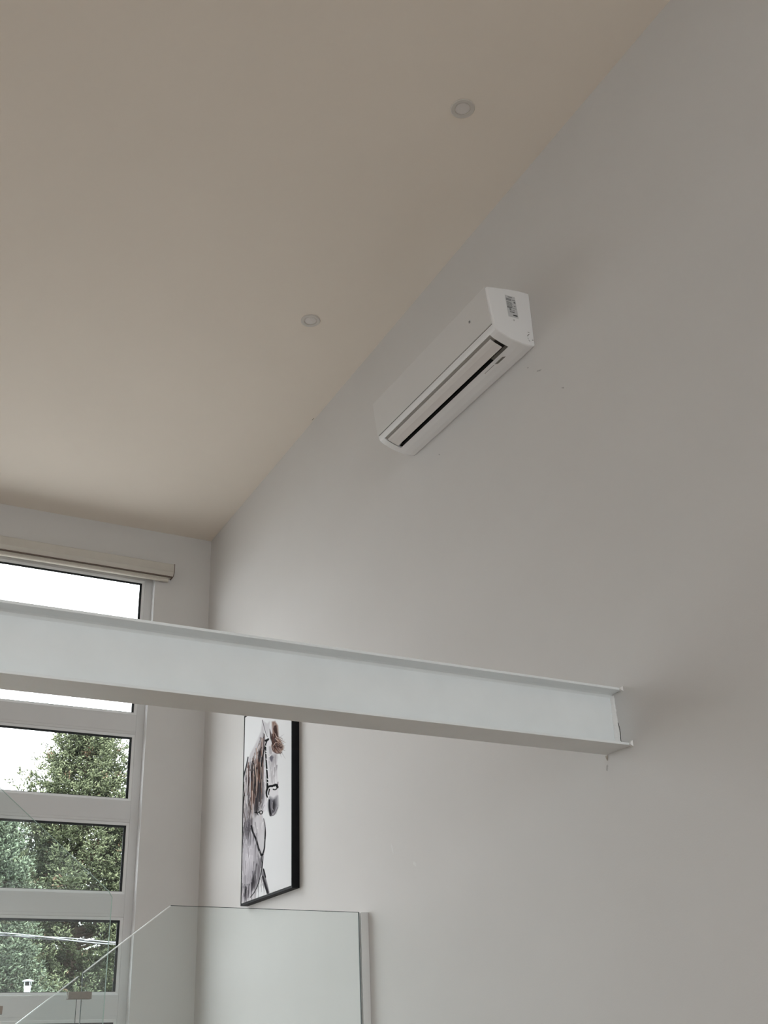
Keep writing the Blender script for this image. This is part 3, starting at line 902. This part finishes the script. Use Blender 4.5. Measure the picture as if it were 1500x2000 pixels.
# ------------------------------------------------------------------ stair landing and glass guards
GA = 4.8897
YC = 4.600
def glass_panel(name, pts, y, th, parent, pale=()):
    """pts (x,z); front/back faces clear, rim painted dark, or as lit for edges in pale"""
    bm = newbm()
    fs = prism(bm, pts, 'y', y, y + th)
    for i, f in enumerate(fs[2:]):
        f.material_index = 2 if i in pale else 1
    return obj(name, bm, [M_rail, M_edge_dark, M_edge_lit], parent)

def arris(p, q, y, w, m, parent):  # flat strip along an edge
    d = Vector((q[0] - p[0], q[1] - p[1])).normalized()
    n_ = Vector((-d.y, d.x)) * w
    bm = newbm()
    prism(bm, [p, q, (q[0] + n_.x, q[1] + n_.y), (p[0] + n_.x, p[1] + n_.y)], 'y', y - 0.0006, y + 0.0002)
    return obj('edge_tone_strip', bm, m, parent)

land = struct(obj('floor_landing', (lambda b: (box(b, 1.30, XR - 0.001, 3.70, 4.885, 1.02, 1.17), b)[1])(newbm()), M_floor))
g = thing('glass_guard', (1.6, GA, 1.17), 'clear glass stair guard panels with sloping tops ending at the right wall', 'glass railing')
slope = 0.7558
pA = [(2.5070, 1.05), (2.5067, 2.2525), (1.5895, 2.2596), (1.2324, 1.9897), (1.2440, 1.05)]
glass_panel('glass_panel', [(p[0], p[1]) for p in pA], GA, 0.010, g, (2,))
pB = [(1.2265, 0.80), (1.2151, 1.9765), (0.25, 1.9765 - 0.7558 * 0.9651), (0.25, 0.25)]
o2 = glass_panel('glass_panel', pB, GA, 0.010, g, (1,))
arris(pA[3], pA[2], GA, -0.0042, M_edge_lit, g)
arris(pA[2], pA[1], GA, -0.0024, M_edge_dark, g)
arris(pB[2], pB[1], GA, -0.0042, M_edge_lit, g)
arris(pA[3], pA[4], GA, 0.0020, M_edge_dark, g)
arris(pB[1], pB[0], GA, -0.0024, M_edge_dark, g)
arris(pA[1], pA[0], GA, -0.0020, M_edge_dark, g)
# clamp joining the two panes
bm = newbm(); box(bm, 1.1770, 1.2730, GA - 0.012, GA - 0.0005, 1.8885, 1.9165); obj('glass_clamp', bm, M_nickel, g, bevel=0.0015)
bm = newbm(); box(bm, 1.1770, 1.2730, GA + 0.0105, GA + 0.022, 1.8885, 1.9165); obj('glass_clamp', bm, M_nickel, g, bevel=0.0015)
ch = newbm()
box(ch, 2.5120, XR - 0.0005, GA - 0.012, GA - 0.004, 1.05, 2.2515)
box(ch, 2.5120, XR - 0.0005, GA + 0.014, GA + 0.022, 1.05, 2.2515)
box(ch, XR - 0.012, XR - 0.0005, GA - 0.004, GA + 0.014, 1.05, 2.2515)
tag(obj('wall_channel', ch, M_trim, None, bevel=0.001), 'narrow white upright channel on the right wall beside the glass guard', 'trim strip')
bm = newbm()
prism(bm, [(1.30, 1.17), (1.30, 0.95), (0.05, 0.0), (0.0, 0.0), (0.0, 0.18)], 'y', GA - 0.065, GA - 0.008)
tag(obj('stair_stringer', bm, M_trim), 'white stringer under the lower glass guard', 'stringer')
# upper flight guard
g2 = thing('glass_guard', (0.6, YC, 1.2), 'clear glass guard of the rising flight, sloping down in front of the tall window', 'glass railing')
pC = [(1.2490, 1.172), (1.2535, 2.2450), (1.2383, 2.2684), (-0.55, 2.2684 + 0.811 * 1.7883), (-0.55, 2.65), (1.10, 1.30), (1.18, 1.172)]
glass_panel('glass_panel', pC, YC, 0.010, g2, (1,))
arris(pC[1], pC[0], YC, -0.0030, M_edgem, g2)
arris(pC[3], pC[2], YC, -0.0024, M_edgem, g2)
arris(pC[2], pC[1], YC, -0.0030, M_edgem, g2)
bm = newbm(); box(bm, 0.775, 0.872, YC - 0.012, YC - 0.0005, 1.822, 1.851); obj('glass_clamp', bm, M_nickel, g2, bevel=0.0015)
bm = newbm()
prism(bm, [(1.28, 1.10), (1.28, 1.165), (1.14, 1.165), (-0.62, 2.59), (-0.62, 2.32), (0.95, 1.05), (1.28, 1.05)], 'y', YC + 0.012, YC + 0.07)
box(bm, -0.72, -0.60, YC + 0.0, YC + 0.10, 0.0, 2.60)
tag(obj('stair_stringer', bm, M_trim), 'white stringer of the rising flight with its square post', 'stringer')

# ------------------------------------------------------------------ outdoors
GZ0 = -3.5
bm = newbm(); box(bm, -60, 80, -60, 110, GZ0 - 0.2, GZ0)
ground = struct(obj('ground', bm, M_grass))
# the storeys of the house below the room
bm = newbm(); box(bm, XL - WT, XR + WT, YB - WT, YW + WT, GZ0, -0.2)
struct(obj('wall_lower_storey', bm, M_wall))

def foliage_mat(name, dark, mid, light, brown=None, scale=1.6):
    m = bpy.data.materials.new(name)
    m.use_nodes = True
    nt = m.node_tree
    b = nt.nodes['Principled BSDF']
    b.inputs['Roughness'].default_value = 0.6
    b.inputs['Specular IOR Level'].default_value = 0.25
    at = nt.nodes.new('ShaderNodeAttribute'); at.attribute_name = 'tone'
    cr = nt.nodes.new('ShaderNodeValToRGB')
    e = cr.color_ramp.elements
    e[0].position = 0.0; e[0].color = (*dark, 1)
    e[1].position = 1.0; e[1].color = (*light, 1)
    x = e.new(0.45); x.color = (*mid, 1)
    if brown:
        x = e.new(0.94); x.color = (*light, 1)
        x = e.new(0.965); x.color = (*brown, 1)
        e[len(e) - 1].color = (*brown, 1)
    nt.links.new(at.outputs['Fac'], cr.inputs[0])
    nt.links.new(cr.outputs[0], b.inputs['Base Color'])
    return m

def sprig_mesh(name, P, D, L, Wd, tone, m):
    """P base points, D unit directions, L lengths, Wd widths: one flattened tetra tuft per sprig"""
    n = len(P)
    r = np.random.RandomState(11)
    A = np.cross(D, r.normal(size=(n, 3)))
    A /= np.linalg.norm(A, axis=1)[:, None] + 1e-9
    B = np.cross(D, A)
    v = np.empty((n, 4, 3), np.float32)
    v[:, 0] = P + A * Wd[:, None] * 0.5 + D * (L * 0.25)[:, None]
    v[:, 1] = P - A * Wd[:, None] * 0.5 + D * (L * 0.25)[:, None]
    v[:, 2] = P + B * Wd[:, None] * 0.55
    v[:, 3] = P + D * L[:, None]
    me = bpy.data.meshes.new(name)
    me.vertices.add(n * 4)
    me.vertices.foreach_set('co', v.ravel())
    f = np.array([[0, 1, 3], [1, 2, 3], [2, 0, 3], [0, 2, 1]])
    idx = (np.arange(n)[:, None, None] * 4 + f[None]).reshape(-1)
    me.loops.add(len(idx))
    me.loops.foreach_set('vertex_index', idx)
    me.polygons.add(n * 4)
    me.polygons.foreach_set('loop_start', np.arange(n * 4) * 3)
    me.update(calc_edges=True)
    ta = me.attributes.new('tone', 'FLOAT', 'POINT')
    ta.data.foreach_set('value', np.repeat(tone, 4).astype(np.float32))
    me.materials.append(m)
    return me

def spruce(x, y, z0, height, radius, nb, seed, m, label, group, sl=0.088, detail=1.0, zmin=0.0):
    r = np.random.RandomState(seed)
    root = thing('spruce_tree', (x, y, z0), label, 'tree', group)
    bm = newbm()
    tube(bm, (x, y, z0), (x, y, z0 + height * 0.97), radius * 0.055, 0.02, 10)
    limbs = newbm()
    P = []; D = []; L = []; Wd = []; T = []
    for k in range(nb):
        h = zmin + (0.985 - zmin) * (k + r.rand()) / nb
        az = r.rand() * 2 * math.pi
        R = radius * (1 - h) ** 0.72 * r.uniform(0.72, 1.12) + 0.15
        zb = z0 + height * h
        dirx, diry = math.cos(az), math.sin(az)
        rise0 = 0.55 * h - 0.12 + r.uniform(-0.1, 0.1)
        ns = max(5, int(R / 0.17 * detail))
        def pt(s):
            return np.array([x + dirx * R * s, y + diry * R * s, zb + R * (rise0 * s - 0.30 * s * (1 - h) + 0.24 * s ** 3)])
        if k % 2 == 0:
            tube(limbs, pt(0), pt(0.55), 0.03 + 0.02 * (1 - h), 0.012, 5, False)
        btone = r.uniform(-0.14, 0.14)
        for i in range(ns):
            s = 0.22 + 0.78 * (i + r.rand()) / ns
            c = pt(s)
            tang = pt(min(s + 0.05, 1.05)) - pt(s - 0.05); tang /= np.linalg.norm(tang)
            side = np.array([-diry, dirx, 0])
            bl = (0.16 + 0.42 * (1 - s) * min(R, 2.2) * 0.7) * r.uniform(0.6, 1.2)
            for sg in (-1, 1):
                d = tang * r.uniform(0.6, 0.9) + side * sg * r.uniform(0.5, 0.9) + np.array([0, 0, r.uniform(-0.25, 0.1)])
                d /= np.linalg.norm(d)
                nsp = max(4, int(bl / 0.0165))
                q = np.linspace(0.1, 1, nsp)
                pts = c + d * (q * bl)[:, None] + r.normal(size=(nsp, 3)) * 0.035
                pts[:, 2] -= 0.35 * (q * bl) ** 2
                dd = d + r.normal(size=(nsp, 3)) * 0.55 + np.array([0, 0, 0.18])
                dd /= np.linalg.norm(dd, axis=1)[:, None]
                P.append(pts); D.append(dd)
                L.append(sl * r.uniform(0.6, 1.15, nsp)); Wd.append(sl * r.uniform(0.28, 0.48, nsp))
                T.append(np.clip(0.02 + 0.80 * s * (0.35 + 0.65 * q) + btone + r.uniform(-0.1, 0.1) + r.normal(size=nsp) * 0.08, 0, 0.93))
    P = np.concatenate(P); D = np.concatenate(D); L = np.concatenate(L); Wd = np.concatenate(Wd); T = np.concatenate(T)
    nz = np.floor(P / 0.22).astype(int)
    br = (((nz[:, 0] * 73 + nz[:, 1] * 37 + nz[:, 2] * 91) % 29) == 0) & (r.rand(len(T)) < 0.55)
    T[br] = 1.0
    me = sprig_mesh('foliage', P, D, L, Wd, T, m)
    f = bpy.data.objects.new('foliage', me)
    COL.objects.link(f)
    f.parent = root
    f.matrix_parent_inverse = root.matrix_world.inverted()
    f['kind'] = 'stuff'
    obj('trunk', bm, M_bark, root)
    lb = obj('branches', limbs, M_bark, root)
    lb['kind'] = 'stuff'
    return len(P)

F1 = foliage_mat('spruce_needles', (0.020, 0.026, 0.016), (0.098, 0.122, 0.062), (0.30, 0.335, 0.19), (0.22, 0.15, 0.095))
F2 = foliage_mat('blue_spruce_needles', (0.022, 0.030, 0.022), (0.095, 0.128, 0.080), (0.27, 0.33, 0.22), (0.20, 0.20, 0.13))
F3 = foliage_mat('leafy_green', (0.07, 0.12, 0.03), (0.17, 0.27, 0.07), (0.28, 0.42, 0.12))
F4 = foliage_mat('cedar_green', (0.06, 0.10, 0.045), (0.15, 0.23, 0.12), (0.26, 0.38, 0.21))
ntot = 0
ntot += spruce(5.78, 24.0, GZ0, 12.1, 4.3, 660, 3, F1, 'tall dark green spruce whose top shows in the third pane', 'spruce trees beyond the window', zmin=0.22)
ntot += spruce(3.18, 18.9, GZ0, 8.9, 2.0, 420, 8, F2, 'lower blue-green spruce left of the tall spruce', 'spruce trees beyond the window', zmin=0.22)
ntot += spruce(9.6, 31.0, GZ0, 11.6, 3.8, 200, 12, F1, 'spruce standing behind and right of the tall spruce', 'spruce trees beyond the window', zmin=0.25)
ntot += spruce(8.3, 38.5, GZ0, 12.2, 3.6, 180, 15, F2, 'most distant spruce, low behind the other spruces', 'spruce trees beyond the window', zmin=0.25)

def leafy(name, x, y, z0, height, rx, rz, zc, n, seed, m, label, cat='tree', sl=0.16):
    r = np.random.RandomState(seed)
    root = thing(name, (x, y, z0), label, cat)
    d = r.normal(size=(n, 3)); d /= np.linalg.norm(d, axis=1)[:, None]
    rad = r.uniform(0.55, 1.0, n) ** 0.5
    lump = 0.85 + 0.2 * np.sin(d[:, 0] * 5 + seed) * np.cos(d[:, 2] * 6 + d[:, 1] * 4)
    P = np.array([x, y, z0 + zc]) + d * (rad * lump)[:, None] * np.array([rx, rx, rz])
    D = d + r.normal(size=(n, 3)) * 0.7; D /= np.linalg.norm(D, axis=1)[:, None]
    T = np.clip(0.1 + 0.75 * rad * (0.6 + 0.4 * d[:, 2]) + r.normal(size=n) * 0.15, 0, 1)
    me = sprig_mesh('foliage', P, D, sl * r.uniform(0.6, 1.2, n), sl * r.uniform(0.4, 0.7, n), T, m)
    f = bpy.data.objects.new('foliage', me); COL.objects.link(f)
    f.parent = root; f.matrix_parent_inverse = root.matrix_world.inverted(); f['kind'] = 'stuff'
    bm = newbm(); tube(bm, (x, y, z0), (x, y, z0 + zc), 0.16, 0.06, 10)
    for k in range(6):
        a = k * 1.05
        tube(bm, (x, y, z0 + zc * 0.6), (x + math.cos(a) * rx * 0.6, y + math.sin(a) * rx * 0.6, z0 + zc + rz * 0.3), 0.05, 0.02, 6)
    obj('trunk', bm, M_bark, root)
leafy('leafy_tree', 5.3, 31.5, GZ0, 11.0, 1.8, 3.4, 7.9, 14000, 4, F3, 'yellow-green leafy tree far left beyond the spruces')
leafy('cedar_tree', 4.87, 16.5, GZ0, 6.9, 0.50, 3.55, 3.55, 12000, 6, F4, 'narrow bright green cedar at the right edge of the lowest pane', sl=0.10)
print('sprigs', ntot)

# neighbouring garage carrying the flue
gr = thing('garage', (1.95, 14.9, GZ0), 'low garage with a dark shingled roof below the window view', 'building')
bm = newbm(); box(bm, 0.2, 3.7, 13.4, 16.4, GZ0, 1.4); obj('garage_wall', bm, M_wall, gr)
bm = newbm(); prism(bm, [(13.1, 1.30), (14.9, 2.10), (16.6, 1.35), (16.6, 1.5), (14.9, 2.25), (13.1, 1.45)], 'x', -0.1, 4.0); obj('roof', bm, M_roof, gr)
vx, vy, vz = 3.117, 15.0, 2.225
fl_ = thing('flue_pipe', (vx, vy, vz), 'small metal flue pipe with a round rain cap on the roof outside', 'flue')
bm = newbm(); lathe(bm, [(0.037, 0.0), (0.037, 0.388), (0.044, 0.392), (0.044, 0.410), (0.037, 0.415)], (vx, vy, vz), (0, 0, 1), 24); obj('pipe', bm, M_galv, fl_)
bm = newbm(); lathe(bm, [(0.031, 0.415), (0.031, 0.460)], (vx, vy, vz), (0, 0, 1), 24); obj('vent_core', bm, M_dark, fl_)
for k in range(4):
    a = k * math.pi / 2 + 0.3
    bm = newbm(); tube(bm, (vx + 0.041 * math.cos(a), vy + 0.041 * math.sin(a), vz + 0.405), (vx + 0.046 * math.cos(a), vy + 0.046 * math.sin(a), vz + 0.470), 0.004, seg=6); obj('cap_stay', bm, M_galv, fl_)
bm = newbm(); lathe(bm, [(0.0, 0.492), (0.037, 0.487), (0.067, 0.472), (0.067, 0.465), (0.0, 0.463)], (vx, vy, vz), (0, 0, 1), 32); obj('rain_cap', bm, M_galv, fl_)

# twisted service cable
t = thing('overhead_cable', (2.9, 13.0, 2.98), 'twisted pale overhead cable crossing in front of the spruces', 'cable')
def cable(ph, r, rad, m, name):
    bm = newbm()
    prev = None
    N = 150
    for i in range(N + 1):
        xx = -6 + 18.0 * i / N
        zz = 2.9765 - 0.060 * (xx - 2.9468) + 0.0035 * (xx - 2.9468) ** 2
        a = xx * 3.2 + ph
        p = Vector((xx, 13.0 + rad * math.cos(a), zz + rad * math.sin(a)))
        if prev is not None:
            tube(bm, prev, p, r, seg=6, cap=False)
        prev = p
    obj(name, bm, m, t, smooth=True)
cable(0.0, 0.0055, 0.015, M_wire, 'conductor')
cable(2.1, 0.006, 0.015, M_wired, 'conductor')
cable(4.2, 0.005, 0.015, M_wire, 'conductor')
